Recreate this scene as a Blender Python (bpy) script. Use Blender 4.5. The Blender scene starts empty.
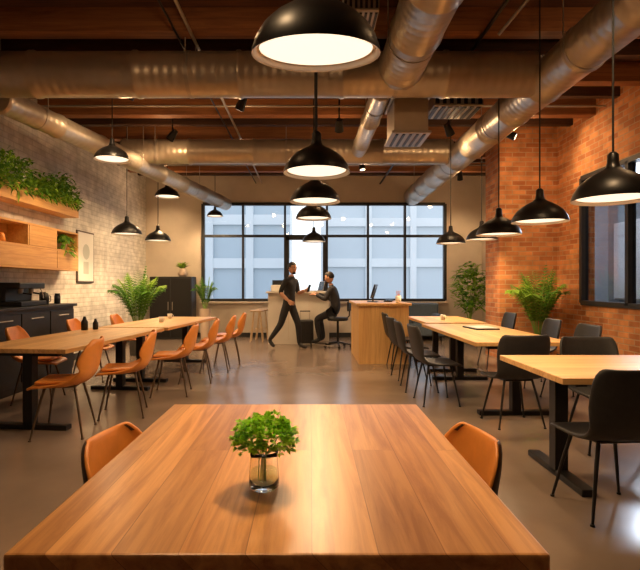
import bpy, bmesh, math, random
from mathutils import Vector, Matrix, Euler
random.seed(7)
R = random.random
def U(a,b): return a+(b-a)*random.random()
V = Vector
scene = bpy.context.scene
try: scene.view_settings.view_transform='Standard'
except Exception: pass

# ------------------------------------------------------------ materials
def newmat(name):
    m = bpy.data.materials.new(name); m.use_nodes = True
    nt = m.node_tree; b = nt.nodes["Principled BSDF"]
    return m, nt, b
def mat(name, col, rough=.6, metal=0, noise=0.0, nscale=8, bump=0.0, emis=None, estr=0, spec=None, coat=0):
    m, nt, b = newmat(name)
    b.inputs["Base Color"].default_value = (*col,1)
    b.inputs["Roughness"].default_value = rough
    b.inputs["Metallic"].default_value = metal
    if spec is not None: b.inputs["Specular IOR Level"].default_value = spec
    if coat: b.inputs["Coat Weight"].default_value = coat
    if emis:
        b.inputs["Emission Color"].default_value = (*emis,1); b.inputs["Emission Strength"].default_value = estr
    if noise or bump:
        tc = nt.nodes.new("ShaderNodeTexCoord"); n = nt.nodes.new("ShaderNodeTexNoise")
        n.inputs["Scale"].default_value = nscale; n.inputs["Detail"].default_value = 5
        nt.links.new(tc.outputs["Object"], n.inputs["Vector"])
        if noise:
            r = nt.nodes.new("ShaderNodeValToRGB")
            r.color_ramp.elements[0].position=.3; r.color_ramp.elements[1].position=.7
            r.color_ramp.elements[0].color = (*[c*(1-noise) for c in col],1)
            r.color_ramp.elements[1].color = (*[min(1,c*(1+noise)) for c in col],1)
            nt.links.new(n.outputs["Fac"], r.inputs["Fac"]); nt.links.new(r.outputs["Color"], b.inputs["Base Color"])
        if bump:
            bp = nt.nodes.new("ShaderNodeBump"); bp.inputs["Strength"].default_value = bump; bp.inputs["Distance"].default_value=.02
            nt.links.new(n.outputs["Fac"], bp.inputs["Height"]); nt.links.new(bp.outputs["Normal"], b.inputs["Normal"])
    return m
def leafmat(name, col, noise, nscale):
    """leaf: diffuse + translucent, so light passes through thin blades"""
    m = mat(name, col, .5, noise=noise, nscale=nscale); nt=m.node_tree; N=nt.nodes.new; L=nt.links.new
    b=nt.nodes["Principled BSDF"]; o=nt.nodes["Material Output"]
    t=N("ShaderNodeBsdfTranslucent"); mx=N("ShaderNodeMixShader"); mx.inputs[0].default_value=.4
    t.inputs[0].default_value=(min(1,col[0]*1.3),min(1,col[1]*1.2),col[2],1)
    L(b.outputs[0],mx.inputs[1]); L(t.outputs[0],mx.inputs[2]); L(mx.outputs[0],o.inputs["Surface"])
    return m
def wood(name, c1, c2, rough=.4, plank=.14, plen=3.0, axis='Y', gscale=1.0, coat=0.0, var=.62):
    """planked wood: boards run along axis, grain stretched along it"""
    m, nt, b = newmat(name); N = nt.nodes.new; L = nt.links.new
    tc = N("ShaderNodeTexCoord"); sp = N("ShaderNodeSeparateXYZ"); L(tc.outputs["Object"], sp.inputs[0])
    cb = N("ShaderNodeCombineXYZ")
    o = {'X':('X','Y','Z'),'Y':('Y','X','Z'),'Z':('Z','X','Y')}[axis]
    add = N("ShaderNodeMath"); add.operation='ADD'
    L(sp.outputs[o[1]], add.inputs[0]); L(sp.outputs[o[2]], add.inputs[1])
    L(sp.outputs[o[0]], cb.inputs[0]); L(add.outputs[0], cb.inputs[1])
    br = N("ShaderNodeTexBrick"); L(cb.outputs[0], br.inputs["Vector"])
    br.offset=.37; br.inputs["Scale"].default_value=1; br.inputs["Brick Width"].default_value=plen
    br.inputs["Row Height"].default_value=plank; br.inputs["Mortar Size"].default_value=.0012
    br.inputs["Color1"].default_value=(var,var*.93,var*.86,1); br.inputs["Color2"].default_value=(1.0,1.0,1.0,1)
    br.inputs["Mortar"].default_value=(.45,.38,.32,1); br.inputs["Bias"].default_value=0
    mp = N("ShaderNodeMapping"); mp.inputs["Scale"].default_value=(1.3*gscale, 22*gscale, 22*gscale)
    cb2 = N("ShaderNodeCombineXYZ"); L(sp.outputs[o[0]], cb2.inputs[0]); L(sp.outputs[o[1]], cb2.inputs[1]); L(sp.outputs[o[2]], cb2.inputs[2])
    mad = N("ShaderNodeVectorMath"); mad.operation='MULTIPLY_ADD'
    L(br.outputs["Color"], mad.inputs[0]); mad.inputs[1].default_value=(7,3,0); L(cb2.outputs[0], mad.inputs[2])
    L(mad.outputs[0], mp.inputs[0])
    n = N("ShaderNodeTexNoise"); n.inputs["Scale"].default_value=1; n.inputs["Detail"].default_value=7; n.inputs["Roughness"].default_value=.66
    n.inputs["Distortion"].default_value=.9
    L(mp.outputs[0], n.inputs["Vector"])
    r = N("ShaderNodeValToRGB"); r.color_ramp.elements[0].position=.33; r.color_ramp.elements[1].position=.62
    r.color_ramp.elements[0].color=(*c1,1); r.color_ramp.elements[1].color=(*c2,1)
    L(n.outputs["Fac"], r.inputs["Fac"])
    mx = N("ShaderNodeMixRGB"); mx.blend_type='MULTIPLY'; mx.inputs[0].default_value=.85
    L(r.outputs["Color"], mx.inputs[1]); L(br.outputs["Color"], mx.inputs[2])
    L(mx.outputs[0], b.inputs["Base Color"])
    b.inputs["Roughness"].default_value=rough
    if coat: b.inputs["Coat Weight"].default_value=coat; b.inputs["Coat Roughness"].default_value=.22
    bp = N("ShaderNodeBump"); bp.inputs["Strength"].default_value=.12; bp.inputs["Distance"].default_value=.005
    L(n.outputs["Fac"], bp.inputs["Height"]); L(bp.outputs["Normal"], b.inputs["Normal"])
    return m
def brick(name, c1, c2, mortar, rough=.85, bump=.6, bias=0.0):
    m, nt, b = newmat(name); N = nt.nodes.new; L = nt.links.new
    tc = N("ShaderNodeTexCoord"); sp = N("ShaderNodeSeparateXYZ"); L(tc.outputs["Object"], sp.inputs[0])
    add = N("ShaderNodeMath"); add.operation='ADD'; L(sp.outputs["X"], add.inputs[0]); L(sp.outputs["Y"], add.inputs[1])
    cb = N("ShaderNodeCombineXYZ"); L(add.outputs[0], cb.inputs[0]); L(sp.outputs["Z"], cb.inputs[1])
    br = N("ShaderNodeTexBrick"); L(cb.outputs[0], br.inputs["Vector"])
    br.inputs["Scale"].default_value=1; br.inputs["Brick Width"].default_value=.235; br.inputs["Row Height"].default_value=.082
    br.inputs["Mortar Size"].default_value=.009; br.inputs["Mortar Smooth"].default_value=.3; br.inputs["Bias"].default_value=bias
    br.inputs["Color1"].default_value=(*c1,1); br.inputs["Color2"].default_value=(*c2,1); br.inputs["Mortar"].default_value=(*mortar,1)
    n = N("ShaderNodeTexNoise"); n.inputs["Scale"].default_value=5; n.inputs["Detail"].default_value=6
    L(cb.outputs[0], n.inputs["Vector"])
    r = N("ShaderNodeValToRGB"); r.color_ramp.elements[0].color=(.72,.72,.72,1); r.color_ramp.elements[1].color=(1.15,1.15,1.15,1)
    r.color_ramp.elements[0].position=.3; r.color_ramp.elements[1].position=.7
    L(n.outputs["Fac"], r.inputs["Fac"])
    mx = N("ShaderNodeMixRGB"); mx.blend_type='MULTIPLY'; mx.inputs[0].default_value=1
    L(br.outputs["Color"], mx.inputs[1]); L(r.outputs["Color"], mx.inputs[2]); L(mx.outputs[0], b.inputs["Base Color"])
    b.inputs["Roughness"].default_value=rough
    bp = N("ShaderNodeBump"); bp.inputs["Strength"].default_value=bump; bp.inputs["Distance"].default_value=.01; bp.invert=True
    L(br.outputs["Fac"], bp.inputs["Height"]); L(bp.outputs["Normal"], b.inputs["Normal"])
    return m
def ductmat(name, col, axis):
    m, nt, b = newmat(name); N = nt.nodes.new; L = nt.links.new
    b.inputs["Metallic"].default_value=.6; b.inputs["Roughness"].default_value=.36
    tc = N("ShaderNodeTexCoord"); n = N("ShaderNodeTexNoise"); n.inputs["Scale"].default_value=3.5; n.inputs["Detail"].default_value=4
    L(tc.outputs["Object"], n.inputs["Vector"])
    r = N("ShaderNodeValToRGB"); r.color_ramp.elements[0].color=(*[c*.72 for c in col],1); r.color_ramp.elements[1].color=(*[min(1,c*1.15) for c in col],1)
    L(n.outputs["Fac"], r.inputs["Fac"]); L(r.outputs["Color"], b.inputs["Base Color"])
    w = N("ShaderNodeTexWave"); w.bands_direction=axis; w.inputs["Scale"].default_value=3.2; w.inputs["Distortion"].default_value=.0
    L(tc.outputs["Object"], w.inputs["Vector"])
    bp = N("ShaderNodeBump"); bp.inputs["Strength"].default_value=.25; bp.inputs["Distance"].default_value=.012
    L(w.outputs["Fac"], bp.inputs["Height"]); L(bp.outputs["Normal"], b.inputs["Normal"])
    return m
def glassmat(name, tint=(1,1,1), refl=.12):
    m = bpy.data.materials.new(name); m.use_nodes=True; nt=m.node_tree; nt.nodes.clear(); N=nt.nodes.new; L=nt.links.new
    o=N("ShaderNodeOutputMaterial"); t=N("ShaderNodeBsdfTransparent"); t.inputs[0].default_value=(*tint,1)
    g=N("ShaderNodeBsdfGlossy"); g.inputs["Roughness"].default_value=.03; mx=N("ShaderNodeMixShader"); mx.inputs[0].default_value=refl
    L(t.outputs[0],mx.inputs[1]); L(g.outputs[0],mx.inputs[2]); L(mx.outputs[0],o.inputs[0])
    return m

M_table = wood("table_oak", (.50,.205,.058), (.84,.42,.145), rough=.34, plank=.137, plen=4, coat=.12, var=.58)
M_table2 = wood("cafe_table_oak", (.56,.30,.10), (.80,.50,.21), rough=.38, plank=.16, plen=2.4, var=.78)
M_shelf = wood("shelf_pine", (.58,.30,.09), (.76,.45,.16), rough=.5, plank=.3, plen=3, var=.8)
M_desk = wood("desk_oak", (.60,.34,.12), (.78,.49,.20), rough=.45, plank=.4, plen=3, axis='Z', var=.85)
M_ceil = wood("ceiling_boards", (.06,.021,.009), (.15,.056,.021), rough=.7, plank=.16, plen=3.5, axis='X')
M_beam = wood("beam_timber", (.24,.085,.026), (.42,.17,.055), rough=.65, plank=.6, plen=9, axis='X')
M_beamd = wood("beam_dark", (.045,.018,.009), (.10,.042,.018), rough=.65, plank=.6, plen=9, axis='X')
M_brick = brick("red_brick", (.40,.130,.042), (.66,.28,.10), (.48,.29,.16), bump=.7)
M_wbrick = brick("white_brick", (.68,.64,.58), (.78,.74,.68), (.61,.57,.51), bump=.5)
M_plaster = mat("beige_plaster", (.62,.53,.43), .85, noise=.06, nscale=3, bump=.05)
M_floor = mat("polished_concrete", (.235,.175,.135), .21, noise=.14, nscale=1.6, bump=.012)
M_black = mat("black_metal", (.012,.011,.011), .42, .3)
M_frame = mat("window_frame_black", (.02,.02,.022), .5)
M_blackpl = mat("black_shell", (.016,.015,.016), .5, noise=.2, nscale=30)
M_tan = mat("tan_leather", (.70,.25,.045), .38, noise=.08, nscale=14, bump=.04)
M_brownout = mat("brown_shell", (.07,.035,.02), .4)
M_chleg = mat("chair_leg_bronze", (.12,.08,.05), .35, .7)
M_shade = mat("shade_black", (.010,.009,.009), .38, .2)
M_shadein = mat("shade_inner_white", (.85,.80,.72), .5)
M_diff = mat("lamp_diffuser", (.9,.8,.7), .5, emis=(1,.83,.60), estr=1.35)
M_cord = mat("cord_black", (.01,.01,.01), .6)
M_ductX = ductmat("duct_steel_x", (.50,.43,.34), 'X')
M_ductY = ductmat("duct_steel_y", (.50,.43,.34), 'Y')
M_steel = mat("galvanised_strap", (.42,.37,.31), .4, .6)
M_green = leafmat("leaf_green", (.09,.25,.03), .45, 12)
M_green2 = leafmat("leaf_green_light", (.26,.46,.05), .35, 14)
M_parsley = leafmat("parsley_leaf", (.46,.80,.08), .25, 40)
M_parsley2 = leafmat("parsley_leaf_deep", (.22,.55,.04), .3, 40)
M_stem = mat("stem_green", (.26,.42,.08), .5)
M_soil = mat("soil", (.03,.018,.01), .9, noise=.4, nscale=40, bump=.5)
M_pot = mat("pot_dark", (.05,.045,.04), .6)
M_potw = mat("pot_clay", (.55,.42,.32), .7)
M_glass = glassmat("window_glass", (.98,.99,1), .02)
M_glassd = glassmat("interior_glass", (.75,.78,.82), .10)
M_skin = mat("skin", (.56,.30,.19), .55)
M_hair = mat("hair_dark", (.018,.011,.008), .6, noise=.4, nscale=80, bump=.4)
M_shirt = mat("shirt_black", (.018,.017,.019), .8, bump=.15, nscale=25)
M_shirt2 = mat("shirt_charcoal", (.032,.030,.034), .8, bump=.15, nscale=25)
M_trous = mat("trousers_black", (.014,.014,.018), .8, bump=.15, nscale=20)
M_shoe = mat("shoe_black", (.01,.01,.01), .4)
M_eye = mat("eye_white", (.8,.8,.8), .3); M_iris = mat("eye_iris", (.03,.015,.01), .3); M_lip = mat("lips", (.42,.16,.12), .5)
M_paper = mat("paper_white", (.8,.78,.74), .7); M_counter = mat("counter_panel", (.66,.60,.52), .6, noise=.04, nscale=4)
M_screen = mat("screen_dark", (.02,.025,.035), .15); M_blue = mat("sofa_fabric_blue", (.10,.14,.20), .9, noise=.2, nscale=40, bump=.2)
M_ceramic = mat("ceramic_white", (.75,.72,.66), .3); M_stoolw = mat("stool_wood", (.6,.42,.24), .5, noise=.15, nscale=10)

# ------------------------------------------------------------ mesh builder
class MB:
    def __init__(s): s.v=[]; s.f=[]; s.m=[]; s.s=[]; s.mats=[]
    def mi(s,m):
        if m not in s.mats: s.mats.append(m)
        return s.mats.index(m)
    def add(s, vs, fs, m, smooth=False, M=None):
        o=len(s.v); k=s.mi(m)
        for p in vs:
            p=V(p); s.v.append(M@p if M is not None else p)
        for f in fs: s.f.append([i+o for i in f]); s.m.append(k); s.s.append(smooth)
    def box(s, c, size, m, bevel=0, M=None, rot=None):
        bm=bmesh.new(); bmesh.ops.create_cube(bm,size=1); bmesh.ops.scale(bm,vec=size,verts=bm.verts)
        if bevel: bmesh.ops.bevel(bm,geom=bm.edges[:],offset=bevel,segments=2,affect='EDGES',profile=.5)
        if rot: bmesh.ops.rotate(bm,cent=(0,0,0),matrix=Euler(rot).to_matrix(),verts=bm.verts)
        bmesh.ops.translate(bm,vec=c,verts=bm.verts); bm.verts.index_update()
        s.add([v.co.copy() for v in bm.verts],[[v.index for v in f.verts] for f in bm.faces],m,False,M); bm.free()
    def bb(s, a, b, m, bevel=0):
        a=V(a); b=V(b); d=b-a
        s.box((a+b)/2,(abs(d.x),abs(d.y),abs(d.z)),m,bevel)
    def tube(s, pts, rad, m, n=10, caps=True, smooth=True, M=None, sq=1.0):
        pts=[V(p) for p in pts]
        if not hasattr(rad,'__len__'): rad=[rad]*len(pts)
        t=(pts[1]-pts[0]).normalized(); a=V((0,0,1)) if abs(t.z)<.9 else V((1,0,0))
        u=t.cross(a).normalized(); vs=[]; fs=[]
        for i,p in enumerate(pts):
            if i==0: tt=pts[1]-pts[0]
            elif i==len(pts)-1: tt=pts[-1]-pts[-2]
            else: tt=pts[i+1]-pts[i-1]
            tt.normalize(); u=(u-tt*u.dot(tt)).normalized(); w=tt.cross(u)
            for k in range(n):
                a=2*math.pi*k/n; vs.append(p+(u*math.cos(a)+w*math.sin(a)*sq)*rad[i])
        for i in range(len(pts)-1):
            for k in range(n):
                fs.append([i*n+k,i*n+(k+1)%n,(i+1)*n+(k+1)%n,(i+1)*n+k])
        s.add(vs,fs,m,smooth,M)
        if caps:
            s.add(vs[:n],[list(range(n))[::-1]],m,False,M); s.add(vs[-n:],[list(range(n))],m,False,M)
    def lathe(s, prof, m, n=32, c=(0,0,0), smooth=True, M=None):
        vs=[];fs=[]; c=V(c)
        for r,z in prof:
            for k in range(n):
                a=2*math.pi*k/n; vs.append(c+V((r*math.cos(a),r*math.sin(a),z)))
        for i in range(len(prof)-1):
            for k in range(n): fs.append([i*n+k,i*n+(k+1)%n,(i+1)*n+(k+1)%n,(i+1)*n+k])
        s.add(vs,fs,m,smooth,M)
    def ell(s, c, r, m, seg=14, ring=9, rot=None, fn=None, M=None):
        vs=[];fs=[]; c=V(c); Rm=Euler(rot).to_matrix() if rot else None
        for i in range(ring+1):
            th=math.pi*i/ring
            for k in range(seg):
                a=2*math.pi*k/seg; p=V((math.sin(th)*math.cos(a)*r[0],math.sin(th)*math.sin(a)*r[1],math.cos(th)*r[2]))
                if fn: p=fn(p)
                if Rm: p=Rm@p
                vs.append(c+p)
        for i in range(ring):
            for k in range(seg): fs.append([i*seg+k,(i+1)*seg+k,(i+1)*seg+(k+1)%seg,i*seg+(k+1)%seg])
        s.add(vs,fs,m,True,M)
    def leaf(s, base, d, L, W, m, droop=.3, up=V((0,0,1))):
        d=V(d).normalized(); sd=d.cross(up)
        if sd.length<.05: sd=d.cross(V((1,0,0)))
        sd.normalize(); nrm=sd.cross(d).normalized(); base=V(base)
        P=lambda t,w,h=0: base+d*(L*t)+sd*(W*w)+nrm*(h*L)-V((0,0,droop*L*t*t))
        vs=[P(0,0),P(.3,-.42,.05),P(.3,0,0),P(.3,.42,.05),P(.65,-.38,.04),P(.65,0,0),P(.65,.38,.04),P(1,0,0)]
        s.add(vs,[[0,2,1],[0,3,2],[1,2,5,4],[2,3,6,5],[4,5,7],[5,6,7]],m,True)
    def mesh(s,name):
        me=bpy.data.meshes.new(name); me.from_pydata([tuple(p) for p in s.v],[],s.f)
        for m in s.mats: me.materials.append(m)
        me.polygons.foreach_set("material_index",s.m); me.polygons.foreach_set("use_smooth",s.s); me.update()
        return me
    def obj(s,name,loc=(0,0,0),rz=0,parent=None):
        return place(name,s.mesh(name),loc,rz,parent)
def place(name,me,loc=(0,0,0),rz=0,parent=None,sc=1):
    o=bpy.data.objects.new(name,me); scene.collection.objects.link(o); o.location=loc; o.rotation_euler=(0,0,rz); o.scale=sc if hasattr(sc,'__len__') else (sc,sc,sc)
    if parent: o.parent=parent
    return o
def evaluated(me, mods):
    o=bpy.data.objects.new("tmp",me); scene.collection.objects.link(o)
    for t,kw in mods:
        md=o.modifiers.new(t,t)
        for k,v in kw.items(): setattr(md,k,v)
    dg=bpy.context.evaluated_depsgraph_get(); dg.update()
    out=bpy.data.meshes.new_from_object(o.evaluated_get(dg)); bpy.data.objects.remove(o)
    return out

# ------------------------------------------------------------ room
XL,XR,YB,YN,H=-4.1,4.3,12.5,-2.6,4.1
b=MB(); b.bb((XL-.2,YN-.2,-.1),(XR+.2,YB+.2,0),M_floor); b.obj("floor")
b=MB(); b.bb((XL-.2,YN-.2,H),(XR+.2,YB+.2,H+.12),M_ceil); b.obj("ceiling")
b=MB(); b.bb((XL-.2,YN-.2,0),(XL,YB+.2,H),M_wbrick); b.obj("wall_left")
b=MB(); b.bb((XL,YN-.2,0),(XR,YN,H),M_plaster); b.obj("wall_rear")
wy0,wy1,wz0,wz1=4.6,7.9,1.02,2.98
b=MB()
b.bb((XR,YN-.2,0),(XR+.2,wy0,H),M_brick); b.bb((XR,wy1,0),(XR+.2,9.4,H),M_brick)
b.bb((XR,wy0,0),(XR+.2,wy1,wz0),M_brick); b.bb((XR,wy0,wz1),(XR+.2,wy1,H),M_brick)
b.bb((XR,9.4,0),(XR+.2,YB+.2,H),M_plaster); b.obj("wall_right")
b=MB(); b.bb((3.3,8.7,0),(XR,9.4,H),M_brick); b.obj("wall_brick_pier")
bx0,bx1,bz0,bz1=-2.675,3.375,.925,3.325
b=MB()
b.bb((XL,YB,0),(bx0,YB+.2,H),M_plaster); b.bb((bx1,YB,0),(XR,YB+.2,H),M_plaster)
b.bb((bx0,YB,bz1),(bx1,YB+.2,H),M_plaster); b.bb((bx0,YB,0),(bx1,YB+.2,bz0),M_plaster); b.obj("wall_back")
b=MB()
b.bb((XL,YB-.015,0),(XR,YB,.11),M_frame); b.obj("baseboard_back")
b=MB(); b.bb((XL,YN,0),(XL+.015,YB-.02,.11),M_frame); b.obj("baseboard_left")
b=MB(); b.bb((XR-.015,YN,0),(XR,8.69,.11),M_frame); b.obj("baseboard_right")
b=MB(); xs=[-2.675,-1.675,-.625,.425,1.45,2.375,3.375]
for i,x in enumerate(xs):
    w=.07 if i in(0,6) else .05
    b.bb((x-w/2,YB-.03,bz0),(x+w/2,YB+.09,bz1),M_frame)
for z,w in((bz0,.07),(2.525,.06),(bz1,.07)): b.bb((bx0,YB-.025,z-w/2),(bx1,YB+.085,z+w/2),M_frame)
b.bb((bx0,YB+.02,bz0),(bx1,YB+.026,bz1),M_glass)
b.bb((-.6,YB-.05,bz0+.04),(-.52,YB-.028,2.5),M_frame);b.bb((.32,YB-.05,bz0+.04),(.4,YB-.028,2.5),M_frame)
b.bb((-.6,YB-.05,2.42),(.4,YB-.028,2.5),M_frame);b.bb((-.6,YB-.05,.96),(.4,YB-.028,1.06),M_frame)
b.obj("window_1")
b=MB(); b.bb((bx0-.08,YB-.14,bz0-.075),(bx1+.08,YB-.03,bz0-.036),M_plaster); b.obj("trim_1")
b=MB()
for y in (wy0,6.75,wy1): b.bb((XR-.03,y-.035,wz0),(XR+.08,y+.035,wz1),M_frame)
for z in (wz0,wz1): b.bb((XR-.03,wy0,z-.035),(XR+.08,wy1,z+.035),M_frame)
b.bb((XR+.03,wy0,wz0),(XR+.036,wy1,wz1),M_glassd); b.obj("window_2")
M_mtg=mat("meeting_room_wall",(.26,.28,.31),.8); M_mtgl=mat("meeting_room_board",(.68,.69,.71),.6)
b=MB()
b.bb((XR+.2,wy0-1.2,0),(XR+2.2,wy0-1.1,3.2),M_mtg); b.bb((XR+.2,10.9,0),(XR+2.2,11,3.2),M_mtg)
b.bb((XR+2.2,wy0-1.2,0),(XR+2.3,11,3.2),M_mtg); b.bb((XR+.2,wy0-1.2,3.2),(XR+2.3,11,3.3),M_mtg); b.bb((XR+.2,wy0-1.2,-.1),(XR+2.3,11,0),M_mtg)
b.obj("wall_meeting_room")
b=MB(); b.bb((XR+2.14,8.9,1.0),(XR+2.19,10.6,2.6),M_mtgl); b.bb((XR+2.12,8.87,.97),(XR+2.15,8.9,2.63),M_frame); b.bb((XR+2.10,8.95,1.0),(XR+2.14,10.5,1.03),M_steel); b.obj("whiteboard")

# exterior
def facade(name,x0,x1,y,z1,wall,glassc,bw,bh):
    mm=mat(name+"_wall",wall,.8,noise=.05,nscale=.5); mg=mat(name+"_panes",glassc,.25)
    b=MB(); b.bb((x0,y,-.1),(x1,y+4,z1),mg)
    x=x0
    while x<=x1: b.bb((x-.22,y-.25,-.1),(x+.22,y,z1),mm); x+=bw
    z=0
    while z<=z1: b.bb((x0,y-.2,z-.3),(x1,y,z+.3),mm); z+=bh
    b.obj("office_building")
facade("bldg_a",-18,-1.2,30,6.2,(.60,.65,.68),(.40,.48,.54),2.4,2.6)
facade("bldg_b",1.0,20,36,8.0,(.72,.75,.76),(.56,.62,.66),3.2,2.9)
b=MB(); b.bb((-40,12.71,-.12),(40,60,-.1),mat("pavement",(.5,.5,.5),.8,noise=.1,nscale=2)); b.obj("street_ground")

# ------------------------------------------------------------ ceiling structure
b=MB()
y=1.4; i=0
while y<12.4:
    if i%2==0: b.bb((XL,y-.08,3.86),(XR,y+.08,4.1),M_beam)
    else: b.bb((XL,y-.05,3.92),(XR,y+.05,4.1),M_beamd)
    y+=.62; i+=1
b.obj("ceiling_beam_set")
def duct(name,p0,p1,r,m,hang=True,step=1.1):
    b=MB(); p0=V(p0);p1=V(p1);d=p1-p0;Ln=d.length;t=d.normalized()
    pts=[];rad=[];q=0
    while q<Ln:
        for dq,dr in ((0,0),(.02,.012),(.05,.012),(.07,0)):
            if q+dq<Ln: pts.append(p0+t*(q+dq)); rad.append(r+dr)
        q+=step
    pts.append(p1);rad.append(r)
    b.tube(pts,rad,m,n=36)
    if hang:
        q=.6
        while q<Ln:
            c=p0+t*q
            b.tube([c-t*.02,c+t*.02],r+.006,M_steel,n=36)
            sdv=t.cross(V((0,0,1))).normalized()
            for sg in(-1,1): b.tube([c+sdv*(r*sg),V((c.x+sdv.x*r*sg,c.y+sdv.y*r*sg,H))],.006,M_steel,n=6)
            q+=2.2
    return b.obj(name)
duct("ventilation_duct",(XL+.01,5.4,3.57),(2.40,5.4,3.57),.235,M_ductX)
duct("ventilation_duct",(-3.2,8.6,3.59),(2.42,8.6,3.59),.21,M_ductX)
duct("ventilation_duct",(2.55,YN+.01,3.5),(2.55,YB-.05,3.5),.215,M_ductY,step=.8)
duct("ventilation_duct",(.95,YN+.01,3.57),(.95,5.25,3.57),.23,M_ductY,step=.7)
duct("ventilation_duct",(-3.55,5.7,3.42),(-2.08,12.38,3.30),.15,M_ductY,step=.9)
duct("ventilation_duct",(.82,5.66,3.52),(.82,8.36,3.55),.12,M_ductY)
b=MB(); b.box((0,0,0),(.40,.55,.40),M_ductY,.012); b.box((0,0,.22),(.46,.61,.04),M_steel,.008); b.box((0,0,-.2),(.46,.61,.03),M_steel,.008)
for k in range(5): b.box((-.16+.08*k,0,-.219),(.03,.5,.01),M_black)
for sx in(-1,1):
    for sy in(-1,1): b.tube([(sx*.21,sy*.28,.2),(sx*.21,sy*.28,H-3.28)],.006,M_steel,n=6)
b.obj("air_plenum",(1.18,6.1,3.28))
def vent(loc,sx,sy,sz):
    b=MB(); b.box((0,0,0),(sx,sy,sz),M_steel,.01)
    for k in range(7):
        xx=-sx/2+sx*(k+.5)/7
        b.box((xx,0,-sz/2-.004),(sx/14,sy*.86,.012),M_black); b.box((xx,-sy/2-.004,0),(sx/14,.012,sz*.7),M_black)
    b.tube([(0,0,sz/2),(0,0,H-loc[2])],.01,M_steel,n=6)
    b.obj("air_vent",loc)
vent((1.80,6.3,3.55),.6,.5,.16); vent((.42,4.3,3.62),.3,.4,.14)
b=MB()
b.tube([(-1.2,YN+.02,3.84),(-1.2,YB-.02,3.84)],.018,M_steel,n=8); b.tube([(-1.35,YN+.02,3.84),(-1.35,YB-.02,3.84)],.012,M_black,n=8)
b.tube([(1.75,YN+.02,3.83),(1.75,YB-.02,3.83)],.02,M_black,n=8)
for yy in (3.0,7.1,10.6): b.tube([(XL+.02,yy,3.84),(4.2,yy,3.84)],.016,M_steel,n=8)
b.tube([(1.95,3.95,3.83),(1.62,4.3,3.45)],.014,M_steel,n=8); b.tube([(1.75,3.95,3.83),(1.95,3.95,3.83)],.014,M_steel,n=8)
b.obj("conduit_run")
WARM=(1,.655,.34)
def spotfix(loc,aim,en=100,fill=9):
    b=MB(); d=(V(aim)-V(loc)).normalized()
    b.tube([(0,0,H-loc[2]),(0,0,0)],.012,M_black,n=8)
    b.tube([-d*.09,d*.03,d*.09],[.045,.06,.065],M_black,n=16)
    b.tube([d*.088,d*.094],.05,M_diff,n=16)
    b.obj("ceiling_spotlight",loc)
    l=bpy.data.lights.new("spot_beam","SPOT"); l.energy=en; l.color=WARM; l.spot_size=1.5; l.spot_blend=.9; l.shadow_soft_size=.05
    o=bpy.data.objects.new("spot_beam",l); scene.collection.objects.link(o); o.location=V(loc)+d*.12
    o.rotation_euler=d.to_track_quat('-Z','Y').to_euler()
    l=bpy.data.lights.new("ceiling_fill","POINT"); l.energy=fill; l.color=(1,.6,.29); l.shadow_soft_size=.06  # extra point light with no bulb of its own, added to warm the ceiling
    o=bpy.data.objects.new("ceiling_fill",l); scene.collection.objects.link(o); o.location=V(loc)+d*.2-V((0,0,.05))
spots=[((-1.0,9.0,3.7),(-3.9,10,1.5)),((.42,7.2,3.6),(.6,10.2,1.0)),((1.0,9.6,3.6),(1.3,9,0.5)),  # past the first three, wall and pier spots are added for their light
 ((2.95,6.6,3.7),(3.9,9.0,1.9),105),((2.05,7.4,3.6),(3.7,8.9,1.2),120),((-2.2,6.2,3.7),(-4.1,7.4,1.9)),((-2.2,8.0,3.7),(-4.1,9.0,1.6)),
 ((3.1,4.2,3.7),(4.3,5.0,1.8),75),((3.2,8.0,3.7),(4.2,7.6,3.2),65),((3.3,11,3.7),(3.8,12.4,1.5)),((-3.2,11.0,3.7),(-3.6,12.5,1.7)),
 ((-.9,3.6,3.7),(-3,5,.7)),((-.9,6.6,3.7),(-2.5,8,.7)),((1.6,2.6,3.7),(2.4,3.6,.7)),((-.9,1.6,3.7),(-.1,2.0,.7),70)]
for q in spots: spotfix(*q)

# ------------------------------------------------------------ pendants
def pendant(x,y,z,dia,power=95,tilt=0):
    s=dia/.5; b=MB()
    out=[(.252,0),(.25,.02),(.235,.06),(.205,.105),(.16,.145),(.11,.175),(.07,.195),(.045,.215),(.036,.25),(.034,.30),(.02,.315),(.008,.32)]
    inn=[(.252,0),(.24,.004),(.228,.055),(.198,.098),(.15,.138),(.09,.17),(.0,.18)]
    T=Matrix.Translation((0,0,.31*s))@Matrix.Rotation(tilt,4,'X')@Matrix.Translation((0,0,-.31*s))
    b.lathe([(r*s,h*s) for r,h in out],M_shade,n=40,M=T); b.lathe([(r*s,h*s) for r,h in inn],M_shadein,n=40,M=T)
    b.lathe([(.0,.022*s),(.222*s,.022*s)],M_diff,n=40,smooth=False,M=T); b.lathe([(.222*s,.022*s),(.238*s,.03*s)],M_shadein,n=40,M=T)
    b.tube([(0,0,.31*s),(0,0,H-z)],.007,M_cord,n=8); b.lathe([(.055,H-z-.03),(.055,H-z),(0,H-z)],M_shade,n=20); b.lathe([(0,H-z-.03),(.055,H-z-.03)],M_shade,n=20)
    b.obj("pendant_lamp",(x,y,z))
    l=bpy.data.lights.new("pendant_glow","SPOT"); l.energy=power; l.color=WARM; l.spot_size=2.75; l.spot_blend=.6; l.shadow_soft_size=.1
    o=bpy.data.objects.new("pendant_glow",l); scene.collection.objects.link(o); o.location=(x,y+.03*(tilt>0),z-.015)
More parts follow.
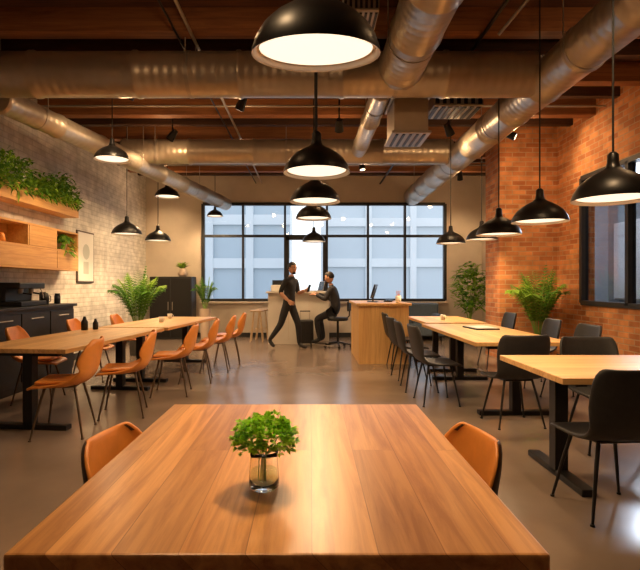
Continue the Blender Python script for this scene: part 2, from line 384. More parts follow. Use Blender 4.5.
for p in [(.023,1.92,2.20,.5,78,math.radians(9)),(.05,3.8,2.15,.5),(.05,5.0,2.13,.5),(.05,7.1,2.24,.5),(.08,10.4,2.2,.48),
          (2.0,3.3,1.86,.5,66),(2.16,4.7,1.89,.5,66),(2.19,5.8,1.88,.5,66),(2.85,8.3,2.05,.5),(2.28,8.1,1.97,.46),
          (-2.77,7.0,3.05,.48,120),(-3.15,8.6,2.17,.5),(-3.04,10,2.18,.5),(-2.97,10.4,3.13,.5,120),(-2.28,12.0,2.95,.38)]:
    pendant(*p)

# ------------------------------------------------------------ chairs
def shell(kind):
    if kind=='tub': prof=[(.25,.425,.20),(.23,.452,.225),(.12,.45,.235),(0,.442,.24),(-.12,.446,.24),(-.2,.475,.24),(-.245,.54,.245),(-.268,.64,.25),(-.285,.74,.235),(-.295,.80,.20),(-.298,.83,.14)]
    else: prof=[(.24,.43,.205),(.22,.455,.225),(.12,.455,.23),(0,.448,.23),(-.12,.45,.23),(-.19,.475,.23),(-.225,.54,.23),(-.245,.64,.235),(-.265,.75,.235),(-.28,.83,.225),(-.285,.86,.19)]
    curl=[0,0,.01,.03,.06,.10,.12,.10,.07,.045,.03] if kind=='tub' else [0,0,.005,.01,.02,.035,.05,.05,.045,.04,.03]
    nu=9; vs=[];fs=[]
    for j,(y,z,w) in enumerate(prof):
        tb=min(1,max(0,(z-.46)/.15)) if y<-.15 else 0
        for i in range(nu):
            u=-1+2*i/(nu-1); c=curl[j]*(abs(u)**2.2)
            x=w*math.sin(u*math.pi/2*.92)/math.sin(math.pi/2*.92)
            vs.append((x, y+c*(tb*1.2), z+c*(1-tb)*1.1))
    for j in range(len(prof)-1):
        for i in range(nu-1):
            a=j*nu+i; fs.append([a,a+1,a+nu+1,a+nu])
    me=bpy.data.meshes.new("sh"); me.from_pydata(vs,[],fs)
    return me
def chair_mesh(name,kind,m_in,m_out,m_leg,sp_=1.0):
    me=shell(kind); me.materials.append(m_in); me.materials.append(m_out)
    for p in me.polygons: p.use_smooth=True
    ev=evaluated(me,[("SOLIDIFY",dict(thickness=.024,offset=1,material_offset=1)),("SUBSURF",dict(levels=1,render_levels=1))])
    b=MB()
    k=[b.mi(m_in),b.mi(m_out)]
    b.v=[v.co.copy() for v in ev.vertices]
    for p in ev.polygons:
        nn=p.normal; outer = (nn.y<-.25 or nn.z<-.25)
        b.f.append(list(p.vertices)); b.m.append(k[1] if outer else k[0]); b.s.append(True)
    if kind=='tub': b.box((0,.02,.474),(.36,.34,.03),m_in,.013)
    lx,ly=.225*sp_,.205*sp_
    for sx in(-1,1):
        for sy in(-1,1):
            b.tube([(sx*.13,sy*.12,.43),(sx*(.13+lx)/2,sy*(.12+ly)/2,.23),(sx*lx,sy*ly,0.005)],[.012,.011,.008],m_leg,n=8)
            b.tube([(sx*lx,sy*ly,0),(sx*lx,sy*ly,.012)],.013,m_leg,n=8)
        b.tube([(sx*.13,-.12,.43),(sx*.13,.12,.43)],.011,m_leg,n=8)
    b.tube([(-.13,.12,.43),(.13,.12,.43)],.011,m_leg,n=8); b.tube([(-.13,-.12,.43),(.13,-.12,.43)],.011,m_leg,n=8)
    return b.mesh(name)
C_tan=chair_mesh("tan_chair",'tub',M_tan,M_tan,M_chleg)
C_tan2=chair_mesh("tub_chair",'tub',M_tan,M_brownout,M_chleg)
C_blk=chair_mesh("black_chair",'sq',M_blackpl,M_blackpl,M_black,.95)
D=math.radians
for x,y,a in [(-2.16,4.4,100),(-1.88,5.05,104),(-1.66,6.0,97),(-1.55,6.8,99),(-1.44,7.6,96),(-1.38,8.35,98)]:
    place("tan_chair",C_tan,(x,y,0),D(a))
for x,y,a in [(-3.06,5.65,-80),(-3.0,6.9,-84),(-2.85,8.0,-84)]:
    place("tan_chair",C_tan,(x,y,0),D(a))
place("tan_tub_chair",C_tan2,(-.470,1.70,0),D(-100),sc=(.78,.86,.95)); place("tan_tub_chair",C_tan2,(.353,1.70,0),D(100),sc=(.78,.86,.95))
for x,y,a in [(1.40,5.55,-88),(1.36,6.25,-92),(1.38,7.0,-86),(1.45,7.95,-90),(1.9,4.70,4),(2.35,4.0,178),(1.72,2.90,4),
              (2.88,5.6,92),(2.9,6.5,88),(2.95,8.0,90),(2.75,2.8,-5)]:
    place("black_chair",C_blk,(x,y,0),D(a))

# ------------------------------------------------------------ tables
def fg_table():
    b=MB(); W=1.12; Ln=1.29
    b.box((0,0,.728),(W,Ln,.044),M_table,.006)
    b.box((0,0,.685),(W-.6,Ln-.25,.04),M_black)
    for sy in(-.45,.45):
        b.box((0,sy,.35),(.10,.10,.65),M_black,.004); b.box((0,sy,.02),(.34,.08,.04),M_black,.006)
    b.obj("dining_table",(-.068,1.665,0))
fg_table()
def cafe_table(x,y,W,Ln,rz=0,th=.04):
    b=MB(); b.box((0,0,.75-th/2),(W,Ln,th),M_table2,.005)
    b.box((0,0,.69),(W*.4,Ln-.5,.035),M_black)
    for sy in(-1,1):
        yy=sy*(Ln/2-.22)
        b.box((0,yy,.35),(.09,.09,.66),M_black,.004); b.box((0,yy,.022),(W*.78,.09,.044),M_black,.006); b.box((0,yy,.675),(W*.6,.07,.03),M_black)
    return b.obj("cafe_table",(x,y,0),rz)
rzL=-D(6)
def leftT(yc,Ln):
    t=(yc-4.3)/4.4; xr=-2.1+.5*t
    cafe_table(xr-.47,yc,.95,Ln,rzL)
leftT(5.38,2.14); leftT(7.6,2.16)
cafe_table(2.32,3.44,.98,1.66,D(90))
cafe_table(2.06,5.95,.95,2.3)
cafe_table(2.15,8.05,.9,1.5)

# ------------------------------------------------------------ vase with parsley
b=MB()
gl=bpy.data.materials.new("vase_glass"); gl.use_nodes=True; pb=gl.node_tree.nodes["Principled BSDF"]
pb.inputs["Transmission Weight"].default_value=1; pb.inputs["Roughness"].default_value=.02; pb.inputs["IOR"].default_value=1.45; pb.inputs["Base Color"].default_value=(.98,.99,.97,1)
b.lathe([(0,.0),(.036,.0),(.041,.006),(.041,.03),(.039,.06),(.037,.085),(.039,.10),(.0365,.10),(.0345,.085),(.0365,.06),(.0385,.03),(.038,.012),(0,.010)],gl,n=40)
b.lathe([(0,.0125),(.036,.0135),(.0368,.03),(.0358,.048),(0,.048)],glassmat("water",(.86,.93,.82),.08),n=32)
for k in range(14):
    a=U(0,6.28); r=U(0,.02); a2=a+U(-.5,.5); rr=U(.02,.07)
    b.tube([(r*math.cos(a),r*math.sin(a),.016),(r*.8*math.cos(a2),r*.8*math.sin(a2),.085),(rr*math.cos(a2),rr*math.sin(a2),U(.12,.165))],.0013,M_stem,n=5)
for k in range(460):
    a=U(0,6.28); e=math.asin(U(-.45,1)); q=U(.35,1)**.5
    c=V((math.cos(a)*math.cos(e)*.085*q,math.sin(a)*math.cos(e)*.085*q,.136+math.sin(e)*.054*q+.007*math.sin(a*3)))
    d0=V((c.x,c.y,(c.z-.10)*.9)).normalized(); mm_=M_parsley if R()<.72 else M_parsley2
    for j in range(8):
        d=(d0+V((U(-1,1),U(-1,1),U(-.6,.9)))*.8).normalized()
        b.leaf(c+d*.002,d,U(.009,.016),U(.007,.012),mm_,droop=U(-.1,.5))
b.obj("parsley_vase",(-.125,1.36,.7505))

# ------------------------------------------------------------ plants
def palm(name,loc,n,hp,rp,L,spread,m,lw=.05,pot=M_pot,ll0=.20,mix=.5,dr=.42):
    b=MB(); b.lathe([(0,0),(rp*.78,0),(rp,hp),(rp*.93,hp),(rp*.9,hp-.03),(0,hp-.03)],pot,n=28,smooth=False)
    b.lathe([(0,hp-.028),(rp*.9,hp-.028)],M_soil,n=24)
    for k in range(n):
        a=6.283*k/n*1.618*3+U(-.3,.3); sp=spread*(.25+.75*(k/n)**.7)*U(.85,1.05); LL=L*U(.85,1.05)
        pts=[]
        for t in [0,.2,.4,.6,.8,1]:
            r=sp*t**1.1; z=hp-.03+LL*(t-dr*(sp/spread)*t*t*t)*(1-.12*sp/spread)
            pts.append(V((.03*math.cos(a)+r*math.cos(a),.03*math.sin(a)+r*math.sin(a),z)))
        b.tube(pts,[.007,.006,.005,.004,.003,.002],M_stem,n=5)
        lm=m if R()<mix else M_green2
        for j in range(15):
            t=.22+.78*j/14; f=t*5; i=min(4,int(f)); p=pts[i].lerp(pts[i+1],f-i); tn=(pts[i+1]-pts[i]).normalized()
            sd=tn.cross(V((0,0,1)));
            if sd.length<.1: sd=V((math.sin(a),-math.cos(a),0))
            sd.normalize(); ll=ll0*math.sin(math.pi*(.15+.8*(j/14)))+.04
            for sg in(-1,1): b.leaf(p,tn*.7+sd*sg*.8,ll,lw*U(.7,1.1),lm,droop=.45)
    return b.obj(name,loc)
palm("potted_palm",(3.70,8.12,0),28,.5,.19,1.38,.50,M_green,lw=.05)
def bush(name,loc,n,hp,rp,cz,rr,rz,ls,pot=M_pot,shift=(0,0)):
    b=MB(); b.lathe([(0,0),(rp*.75,0),(rp,hp),(rp*.92,hp),(rp*.9,hp-.03),(0,hp-.03)],pot,n=28,smooth=False); b.lathe([(0,hp-.028),(rp*.9,hp-.028)],M_soil,n=24)
    for k in range(9):
        a=U(0,6.28); q=rr*U(.1,.7); top=V((q*math.cos(a)+shift[0],q*math.sin(a)+shift[1],cz+rz*U(0,.8)))
        b.tube([(0,0,hp-.03),top*.5+V((0,0,hp*.4)),top],[.012,.008,.004],M_stem,n=6)
    for k in range(n):
        a=U(0,6.28); e=math.asin(U(-1,1)); q=U(.3,1)**.5
        p=V((math.cos(a)*math.cos(e)*rr*q+shift[0],math.sin(a)*math.cos(e)*rr*q+shift[1],cz+math.sin(e)*rz*q))
        d=V((math.cos(a),math.sin(a),U(-.2,1.1)))
        b.leaf(p-d.normalized()*ls*.5,d,ls*U(.6,1.2),ls*U(.35,.6),M_green if R()<.35 else M_green2,droop=U(.1,.6))
    return b.obj(name,loc)
bush("potted_ficus",(3.52,11.0,0),600,.45,.2,1.26,.46,.58,.17)
palm("potted_fern",(-3.2,9.3,0),28,.50,.18,1.38,.52,M_green,lw=.05)
palm("potted_fern",(-2.45,11.7,0),14,.75,.13,.95,.26,M_green,lw=.04,pot=M_potw,ll0=.14)
b=MB(); b.bb((0,0,0),(1.0,.5,1.5),M_blackpl,.01); b.bb((.02,-.012,.06),(.49,0,1.46),M_black,.004); b.bb((.51,-.012,.06),(.98,0,1.46),M_black,.004)
b.tube([(.45,-.03,.7),(.45,-.03,.9)],.008,M_steel,n=6); b.tube([(.55,-.03,.7),(.55,-.03,.9)],.008,M_steel,n=6)
b.obj("black_cabinet",(-3.82,11.9,0))
b=MB(); b.lathe([(0,0),(.08,0),(.11,.08),(.07,.17),(.05,.2),(.04,.2),(0,.05)],M_potw,n=24)
for k in range(36):
    a=U(0,6.28); b.leaf((0,0,.17),(math.cos(a),math.sin(a),U(.8,2.2)),U(.20,.36),.05,M_chleg if R()<.5 else M_green2,droop=.3)
b.obj("potted_succulent",(-3.1,12.15,1.5))

# ------------------------------------------------------------ left wall shelves
b=MB(); y0,y1=5.3,8.3; x0=XL+.002; x1=XL+.26; za,zb=2.41,2.68
b.bb((x0,y0,za),(x1,y1,za+.025),M_shelf); b.bb((x1-.022,y0,za+.025),(x1,y1,zb),M_shelf); b.bb((x0,y0,za+.025),(x0+.02,y1,zb),M_shelf)
b.bb((x0,y0,za),(x1,y0+.022,zb),M_shelf); b.bb((x0,y1-.022,za),(x1,y1,zb),M_shelf); b.bb((x0+.02,y0+.022,za+.03),(x1-.022,y1-.022,zb-.04),M_soil)
for k in range(2300):
    y=U(y0+.08,y1-.02); x=U(x0+.06,x1+.03); hgt=.16+.12*math.sin(y*5)+.08*math.sin(y*11+1)
    z=zb-.05+U(0,max(.05,hgt)+.12) if R()<.78 else zb+U(-.14,.02)
    if z<zb: x=U(x1,x1+.05)
    b.leaf((x,y,z),(U(-.3,.9),U(-1,1),U(-.3,1)),U(.06,.13),U(.03,.06),M_green if R()<.55 else M_green2,droop=U(.1,.8))
b.obj("wall_planter")
b=MB(); za,zm,zb=1.54,1.83,2.13; x1=XL+.30
for z in(za,zm,zb): b.bb((XL+.002,y0,z-.013),(x1,8.2,z+.013),M_shelf)
for y in(y0,6.0,6.75,7.5,8.187): b.bb((XL+.002,y-.013,za),(x1,y+.013,zb),M_shelf)
b.bb((XL+.002,y0,za),(XL+.015,8.2,zb),M_shelf)
b.bb((x1-.02,5.31,za+.015),(x1+.004,7.48,zm-.015),M_shelf); b.bb((x1-.02,6.77,zm+.015),(x1+.004,7.48,zb-.015),M_shelf); b.bb((x1-.02,7.52,za+.015),(x1+.004,8.17,zm-.015),M_shelf)
b.obj("wall_shelf")
b=MB()
for k,(c,h) in enumerate([(M_ceramic,.14),(M_pot,.18),(M_potw,.12),(M_ceramic,.16),(M_tan,.13)]):
    yy=5.5+k*.22; b.lathe([(0,0),(.035,0),(.05,h*.4),(.04,h*.8),(.025,h),(.018,h),(0,h*.7)],c,n=20,c=(0,yy-5.5,0))
b.obj("vase_collection",(XL+.15,5.52,1.844))
b=MB(); b.lathe([(0,0),(.06,0),(.08,.11),(.07,.11),(0,.09)],M_potw,n=24)
for k in range(260):
    a=U(0,6.28); t=U(0,1); b.leaf((.10*t*math.cos(a)+.09*t,.10*t*math.sin(a),.13+.12*(1-t)-U(0,.22)*(t>.7)),(math.cos(a)+.3,math.sin(a),U(-.6,.8)),U(.06,.10),.05,M_green2 if R()<.5 else M_green,droop=.6)
b.obj("potted_ivy",(XL+.20,7.85,1.844))
b=MB(); b.bb((XL+.002,8.75,1.34),(XL+.03,9.42,2.27),M_chleg); b.bb((XL+.03,8.78,1.37),(XL+.034,9.39,2.24),M_paper)
M_ink=mat("print_ink",(.52,.54,.50),.7); 
b.lathe([(0,0),(.14,0)],M_ink,n=28,M=Matrix.Translation((XL+.036,9.08,1.9))@Matrix.Rotation(math.pi/2,4,'Y')); b.bb((XL+.034,8.98,1.5),(XL+.0365,9.18,1.72),M_ink)
b.obj("framed_picture")
b=MB(); b.bb((XL+.03,4.0,0.0),(XL+.58,7.4,.08),M_black); b.bb((XL+.02,4.0,.08),(XL+.60,7.4,.99),M_blackpl,.004); b.bb((XL+.02,3.96,.99),(XL+.64,7.44,1.03),M_black,.006)
for k in range(5): 
    yy=4.03+k*.675; b.bb((XL+.60,yy,.12),(XL+.615,yy+.65,.95),M_blackpl,.003); b.tube([(XL+.63,yy+.18,.88),(XL+.63,yy+.46,.88)],.007,M_steel,n=6)
b.obj("kitchen_counter")
b=MB(); b.bb((0,0,0),(.4,.6,.06),M_black,.01); b.bb((0,0,.06),(.2,.6,.24),M_black,.01); b.bb((0,0,.22),(.38,.6,.30),M_black,.015)
for yy in(.18,.42): b.tube([(.29,yy,.22),(.29,yy,.16)],.03,M_steel,n=16); b.tube([(.29,yy,.17),(.43,yy,.15)],.011,M_black,n=8)
b.tube([(.33,.57,.22),(.36,.57,.16),(.37,.57,.09)],.006,M_steel,n=6)
b.obj("espresso_machine",(XL+.12,6.2,1.031))
b=MB(); b.lathe([(0,0),(.06,0),(.075,.1),(.05,.19),(.03,.2),(0,.22)],M_black,n=24); b.tube([(.06,0,.15),(.12,0,.14),(.12,0,.05),(.07,0,.04)],.008,M_black,n=6); b.tube([(-.06,0,.1),(-.11,0,.18)],[.014,.008],M_black,n=8)
k_me=b.mesh("kettle"); place("kettle",k_me,(XL+.4,6.98,1.031),1.2,sc=.8)
b=MB(); b.lathe([(0,0),(.06,0),(.06,.16),(.045,.18),(.05,.18),(.05,.21),(0,.21)],M_screen,n=24); c_me=b.mesh("storage_jar")
place("storage_jar",c_me,(XL+.28,7.15,1.031),sc=.8); place("storage_jar",c_me,(XL+.42,7.28,1.031),0,sc=.7)
b=MB(); b.lathe([(0,0),(.04,0),(.04,.10),(.025,.125),(.015,.16),(.017,.165),(0,.165)],M_black,n=20); bt=b.mesh("condiment_bottle")
place("condiment_bottle",bt,(-2.75,6.1,.7505)); place("condiment_bottle",bt,(-2.66,6.2,.7505),sc=.8)
b=MB(); b.lathe([(0,0),(.03,0),(.04,.08),(.036,.08),(.028,.01),(0,.008)],M_ceramic,n=20); b.tube([(.037,0,.065),(.06,0,.055),(.055,0,.025),(.033,0,.02)],.005,M_ceramic,n=6); cup=b.mesh("coffee_cup")
place("coffee_cup",cup,(-2.2,7.4,.7505)); place("coffee_cup",cup,(2.1,7.9,.7505)); place("coffee_cup",cup,(-2.3,8.2,.7505))
def laptop(loc,rz,sc=1):
    b=MB(); b.box((0,0,.009),(.33,.23,.016),M_steel,.004); b.box((0,-.02,.0175),(.28,.12,.002),M_black)
    b.box((0,.145,.115),(.33,.008,.22),M_steel,.003,rot=(-.25,0,0)); b.box((0,.139,.115),(.31,.003,.2),M_screen,rot=(-.25,0,0))
    place("laptop",b.mesh("laptop"),loc,rz)
b=MB(); b.box((0,0,.01),(.3,.42,.018),M_black,.005); b.box((0,0,.021),(.26,.38,.006),M_paper); b.obj("serving_tray",(2.15,6.3,.7505),.1)

# ------------------------------------------------------------ reception desk
b=MB(); b.bb((.80,8.2,.0),(1.62,8.25,.96),M_desk); b.bb((.80,8.25,0),(.85,9.7,.96),M_desk); b.bb((1.57,8.25,0),(1.62,9.7,.96),M_desk)
b.bb((.76,8.16,.96),(1.66,9.74,1.0),M_table2,.004); b.bb((.86,8.3,.5),(1.56,9.6,.53),M_desk)
b.obj("reception_desk")
b=MB(); b.box((0,0,.006),(.22,.18,.012),M_black,.003); b.tube([(0,0,.01),(0,0,.12)],.016,M_black,n=10); b.box((0,-.02,.19),(.40,.025,.25),M_black,.006,rot=(.3,0,0)); b.box((0,-.034,.19),(.37,.003,.22),M_screen,rot=(.3,0,0))
b.obj("computer_monitor",(1.12,8.9,1.0005),D(76))
b=MB(); b.box((0,0,.015),(.42,.14,.02),M_black,.005); 
for r_ in range(4):
    for c_ in range(12): b.box((-.19+c_*.0345,-.05+r_*.032,.028),(.028,.025,.008),M_screen,.002)
b.obj("keyboard",(1.42,9.0,1.0),D(76))
b=MB(); b.lathe([(0,0),(.045,0),(.05,.12),(.042,.12),(0,.02)],M_paper,n=20)
for k in range(6): b.tube([(U(-.02,.02),U(-.02,.02),.03),(U(-.04,.04),U(-.04,.04),.2)],.004,M_tan,n=5)
b.obj("pencil_cup",(1.5,8.5,1.0005))
b=MB(); b.bb((-.92,10.95,0),(.42,11.5,1.12),M_counter,.005)
for xx in(-.47,-.02): b.bb((xx-.006,10.943,.1),(xx+.006,10.952,1.08),M_plaster)
b.bb((-.96,10.86,1.12),(.46,11.54,1.16),M_counter,.005); b.bb((-.9,10.965,0),(.4,11.4,.1),M_black); b.obj("service_counter")
laptop((.12,11.12,1.161),D(-70))
b=MB(); b.box((0,0,.07),(.3,.24,.14),M_ceramic,.02); b.box((0,-.05,.18),(.24,.03,.14),M_screen,.008,rot=(.3,0,0)); b.obj("cash_register",(-.72,11.2,1.161))
def stool(name,loc,h,m,leg,rz=0):
    b=MB(); b.lathe([(0,h-.035),(.15,h-.035),(.165,h-.02),(.16,h),(0,h+.004)],m,n=28)
    for k in range(4):
        a=math.pi/4+k*math.pi/2; b.tube([(.1*math.cos(a),.1*math.sin(a),h-.03),(.2*math.cos(a),.2*math.sin(a),0)],.012,leg,n=8)
    zz=h*.35; q=.2-.1*zz/h*1.0
    ring=[(q*math.cos(t*math.pi/12),q*math.sin(t*math.pi/12),zz) for t in range(25)]; b.tube(ring,.008,leg,n=6)
    b.obj(name,loc,rz)
stool("wooden_stool",(-1.22,11.5,0),.72,M_stoolw,M_stoolw); stool("wooden_stool",(-1.15,12.05,0),.72,M_stoolw,M_stoolw)
b=MB(); b.bb((0,0,.12),(1.5,.8,.42),M_blue,.04); b.bb((0,.6,.3),(1.5,.82,.86),M_blue,.05); b.bb((0,0,.3),(.18,.78,.62),M_blue,.05); b.bb((1.32,0,.3),(1.5,.78,.62),M_blue,.05)
b.bb((.2,.02,.40),(.74,.6,.54),M_blue,.04); b.bb((.76,.02,.40),(1.3,.6,.54),M_blue,.04)
for x in(.08,1.42):
    for y in(.08,.72): b.tube([(x,y,.13),(x,y,0)],.02,M_black,n=8)
b.box((.45,.5,.68),(.36,.12,.34),M_paper,.05,rot=(-.3,0,.1)); b.obj("sofa",(1.62,11.5,0))
b=MB(); b.box((0,0,.31),(.34,.22,.50),M_blackpl,.035); 
for sx in(-1,1):
    b.tube([(sx*.10,.06,.55),(sx*.10,.06,.74)],.007,M_steel,n=6)
    for sy in(-1,1): b.tube([(sx*.12-.012,sy*.07,.03),(sx*.12+.012,sy*.07,.03)],.03,M_black,n=14)
b.tube([(-.11,.06,.74),(.11,.06,.74)],.013,M_black,n=8); 
for k in range(5): b.box((-.12+.06*k,-.112,.31),(.012,.012,.4),M_black,.003)
b.obj("suitcase",(-.10,10.66,0),.1)

# ------------------------------------------------------------ people
def skin_body(name,J,E,matmap,mats,root,parent):
    names=list(J); idx={n:i for i,n in enumerate(names)}
    me=bpy.data.meshes.new(name+"_sk"); me.from_pydata([J[n][0] for n in names],[(idx[a],idx[c]) for a,c in E],[])
    o=bpy.data.objects.new("tmp",me); scene.collection.objects.link(o)
    o.modifiers.new("Skin","SKIN"); 
    sv=me.skin_vertices[0].data
    for n in names:
        r=J[n][1]; sv[idx[n]].radius=(r,r); sv[idx[n]].use_root=(n==root)
    o.modifiers["Skin"].use_smooth_shade=True; o.modifiers["Skin"].branch_smoothing=.4
    s=o.modifiers.new("Sub","SUBSURF"); s.levels=2; s.render_levels=2
    dg=bpy.context.evaluated_depsgraph_get(); dg.update(); out=bpy.data.meshes.new_from_object(o.evaluated_get(dg)); bpy.data.objects.remove(o)
    out.materials.clear()
    for m in mats: out.materials.append(m)
    for p in out.polygons:
        c=p.center; best=9;bm_=0
        for a,d_ in E:
            A=V(J[a][0]);B=V(J[d_][0]);AB=B-A;t=max(0,min(1,(c-A).dot(AB)/AB.length_squared))
            dd=(c-(A+AB*t)).length-(J[a][1]*(1-t)+J[d_][1]*t)*.9
            if dd<best: best=dd; bm_=matmap.get((a,d_),0)
        p.material_index=bm_; p.use_smooth=True
    return place("body",out,parent=parent)
def hand(wrist,d,n,side,parent,nm,curl=.6):
    b=MB(); w=V(wrist); d=V(d).normalized(); n=V(n); n=(n-d*n.dot(d)).normalized(); s=d.cross(n).normalized()*side
    Mx=Matrix((( d.x,s.x,n.x,w.x),(d.y,s.y,n.y,w.y),(d.z,s.z,n.z,w.z),(0,0,0,1)))
    b.tube([(-.01,0,0),(.02,0,0),(.055,.003,0),(.09,.002,0),(.1,0,0)],[.026,.032,.042,.040,.03],M_skin,n=12,M=Mx,sq=.42)
    for k,(yo,L) in enumerate([(.030,.070),(.010,.080),(-.010,.074),(-.029,.058)]):
        c=curl; pts=[V((.085,yo,0))]; a=.15
        for sgm,f in((.45,0),(.3,1),(.25,1)):
            a+=c*.55*(1 if f else .6); pts.append(pts[-1]+V((math.cos(a)*L*sgm,yo*.05,math.sin(a)*L*sgm)))
        b.tube(pts,[.0095,.009,.008,.0055],M_skin,n=8,M=Mx)
    b.tube([(.02,.028,0),(.05,.052,.008),(.075,.058,.018),(.092,.054,.026)],[.013,.011,.009,.006],M_skin,n=8,M=Mx)
    return b.obj(nm,parent=parent)
def head(c,yaw,pitch,parent,beard=False):
    Mx=Matrix.Translation(c)@Matrix.Rotation(yaw,4,'Z')@Matrix.Rotation(pitch,4,'Y')
    b=MB()
    def fn(p):
        z=p.z/.118
        if z<0: p.y*=1-.30*abs(z)**1.5; p.x*=1-.12*abs(z); p.x+=.012*abs(z)
        if p.x>.06: p.x-=(p.x-.06)*.35
        return p
    b.ell((0,0,0),(.098,.076,.118),M_skin,24,18,fn=fn,M=Mx)
    b.add([(.082,0,.018),(.083,-.012,-.028),(.083,.012,-.028),(.112,0,-.026),(.085,0,-.036)],[[0,1,3],[0,3,2],[1,4,3],[3,4,2]],M_skin,True,Mx)
    for sg in(-1,1):
        b.ell((.079,sg*.030,.010),(.010,.014,.009),M_eye,10,6,M=Mx); b.ell((.088,sg*.030,.010),(.003,.006,.006),M_iris,8,5,M=Mx)
        b.ell((.084,sg*.031,.030),(.008,.019,.005),M_hair,10,6,M=Mx)
        b.ell((-.002,sg*.078,-.002),(.020,.010,.032),M_skin,12,8,M=Mx); b.ell((.002,sg*.085,0),(.010,.004,.018),M_lip,8,6,M=Mx)
    b.ell((.083,0,-.055),(.010,.023,.008),M_lip,12,6,M=Mx)
    b.obj("head",parent=parent)
    h=MB()
    def fh(p):
        if p.z<0: p.x=min(p.x,.012); p.z*=.62
        if p.x>.03 and p.z<.055: p.x=.03+(p.x-.03)*.2
        return p
    h.ell((-.012,0,.020),(.105,.084,.116),M_hair,24,18,fn=fh,M=Mx)
    if beard:
        h.ell((.050,0,-.088),(.036,.044,.028),M_hair,16,10,M=Mx)
    h.obj("hair",parent=parent)
E=[("pel","sp"),("sp","ch"),("ch","nb"),("nb","nk")]
mm={("pel","sp"):0,("sp","ch"):0,("ch","nb"):0,("nb","nk"):2}
for s in "LR":
    E+=[("pel","hip"+s),("hip"+s,"kn"+s),("kn"+s,"an"+s),("an"+s,"ba"+s),("ba"+s,"to"+s),("ch","sh"+s),("sh"+s,"el"+s),("el"+s,"wr"+s)]
    mm.update({("pel","hip"+s):1,("hip"+s,"kn"+s):1,("kn"+s,"an"+s):1,("an"+s,"ba"+s):3,("ba"+s,"to"+s):3,("ch","sh"+s):0,("sh"+s,"el"+s):0,("el"+s,"wr"+s):2})
def empty(name,loc,rz):
    e=bpy.data.objects.new(name,None); scene.collection.objects.link(e); e.location=loc; e.rotation_euler=(0,0,rz); e.empty_display_size=.1; return e
e=empty("standing_man",(-.42,10.2,0),D(-30))
J={"pel":((0,0,.93),.125),"sp":((.01,0,1.10),.118),"ch":((.03,0,1.30),.135),"nb":((.045,0,1.45),.07),"nk":((.06,0,1.53),.052),
"hipL":((-.01,.09,.88),.098),"knL":((.15,.10,.50),.068),"anL":((.17,.11,.09),.044),"baL":((.28,.12,.045),.042),"toL":((.35,.125,.035),.032),
"hipR":((-.02,-.09,.88),.098),"knR":((-.15,-.10,.49),.068),"anR":((-.42,-.11,.16),.044),"baR":((-.34,-.115,.068),.042),"toR":((-.28,-.12,.035),.032),
"shL":((.03,.19,1.40),.066),"elL":((.06,.25,1.13),.050),"wrL":((.27,.18,1.19),.031),
"shR":((.03,-.19,1.40),.066),"elR":((-.05,-.26,1.14),.050),"wrR":((.13,-.25,.99),.031)}
skin_body("standing",J,E,mm,[M_shirt,M_trous,M_skin,M_shoe],"pel",e)
head(V((.075,0,1.635)),D(-12),D(6),e,True)
hand(J["wrL"][0],(.95,-.25,.25),(0,-1,.2),1,e,"hand_left",1.3); hand(J["wrR"][0],(.8,.1,-.45),(0,1,.0),-1,e,"hand_right",.9)
b=MB(); b.box((.39,.125,1.235),(.016,.075,.15),M_black,.004,rot=(0,.3,0)); b.obj("phone",parent=e)
e=empty("seated_man",(.57,10.42,0),D(166))
J={"pel":((0,0,.76),.135),"sp":((.03,0,.93),.130),"ch":((.09,0,1.13),.145),"nb":((.13,0,1.275),.07),"nk":((.155,0,1.345),.052),
"hipL":((.04,.10,.745),.10),"knL":((.42,.15,.60),.070),"anL":((.34,.155,.17),.047),"baL":((.45,.16,.125),.042),"toL":((.52,.162,.115),.032),
"hipR":((.04,-.10,.745),.10),"knR":((.42,-.21,.60),.070),"anR":((.34,-.216,.17),.047),"baR":((.45,-.222,.125),.042),"toR":((.52,-.227,.115),.032),
"shL":((.10,.19,1.225),.068),"elL":((.20,.25,1.0),.052),"wrL":((.42,.16,1.10),.032),
"shR":((.10,-.19,1.225),.068),"elR":((.22,-.26,1.0),.052),"wrR":((.44,-.14,1.12),.032)}
mm2=dict(mm); mm2[("elL","wrL")]=0; mm2[("elR","wrR")]=0
skin_body("seated",J,E,mm2,[M_shirt2,M_trous,M_skin,M_shoe],"pel",e)
head(V((.175,0,1.45)),D(0),D(14),e,True)
hand(J["wrL"][0],(.95,-.1,.1),(0,-.3,-1),-1,e,"hand_left",.5); hand(J["wrR"][0],(.95,.1,.05),(0,.3,-1),1,e,"hand_right",.5)
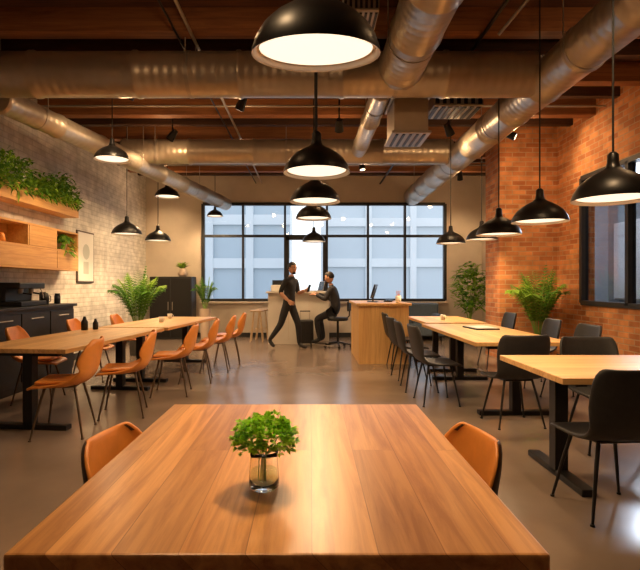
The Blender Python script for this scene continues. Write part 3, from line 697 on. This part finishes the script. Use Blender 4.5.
b=MB(); b.lathe([(0,.56),(.2,.56),(.22,.58),(.21,.625),(0,.63)],M_blackpl,n=28); b.tube([(0,0,.1),(0,0,.56)],.025,M_black,n=12)
for k in range(5):
    a=k*2*math.pi/5+.6; b.tube([(0,0,.11),(.28*math.cos(a),.28*math.sin(a),.07)],[.022,.014],M_black,n=8); b.tube([(.28*math.cos(a),.28*math.sin(a)-.012,.03),(.28*math.cos(a),.28*math.sin(a)+.012,.03)],.03,M_black,n=12)
b.tube([(.5*math.cos(t*.13-1.56),.5*math.sin(t*.13-1.56)*.8,.075) for t in range(25)],.010,M_steel,n=6)
b.tube([(.24,0,.08),(.5,0,.075)],.012,M_black,n=6)
b.tube([(-.16,0,.58),(-.24,0,.66),(-.25,0,.85)],.014,M_black,n=8); b.box((-.24,0,.86),(.04,.36,.20),M_blackpl,.018)
b.obj("task_stool",(.58,10.415,0),D(166))

# ------------------------------------------------------------ world & meeting-room light
w=bpy.data.worlds.new("World"); scene.world=w; w.use_nodes=True; nt=w.node_tree; bg=nt.nodes["Background"]
tc=nt.nodes.new("ShaderNodeTexCoord"); sp=nt.nodes.new("ShaderNodeSeparateXYZ"); rp=nt.nodes.new("ShaderNodeValToRGB")
rp.color_ramp.elements[0].position=0; rp.color_ramp.elements[0].color=(.90,.92,.92,1); rp.color_ramp.elements[1].position=.6; rp.color_ramp.elements[1].color=(.74,.84,1,1)
nt.links.new(tc.outputs["Generated"],sp.inputs[0]); nt.links.new(sp.outputs["Z"],rp.inputs[0]); nt.links.new(rp.outputs[0],bg.inputs[0]); bg.inputs[1].default_value=1.75
l=bpy.data.lights.new("meeting_room_light","POINT"); l.energy=230; l.color=(.88,.93,1); l.shadow_soft_size=.2
o=bpy.data.objects.new("meeting_room_light",l); scene.collection.objects.link(o); o.location=(XR+1.2,8.2,2.9)

# ------------------------------------------------------------ camera
c=bpy.data.cameras.new("camera"); cam=bpy.data.objects.new("camera",c); scene.collection.objects.link(cam)
cam.location=(0,0,1.3); cam.rotation_euler=(math.pi/2,0,0); c.sensor_width=36; c.lens=500/640*36; c.shift_x=10/640; c.clip_start=.02; c.clip_end=300
scene.camera=cam
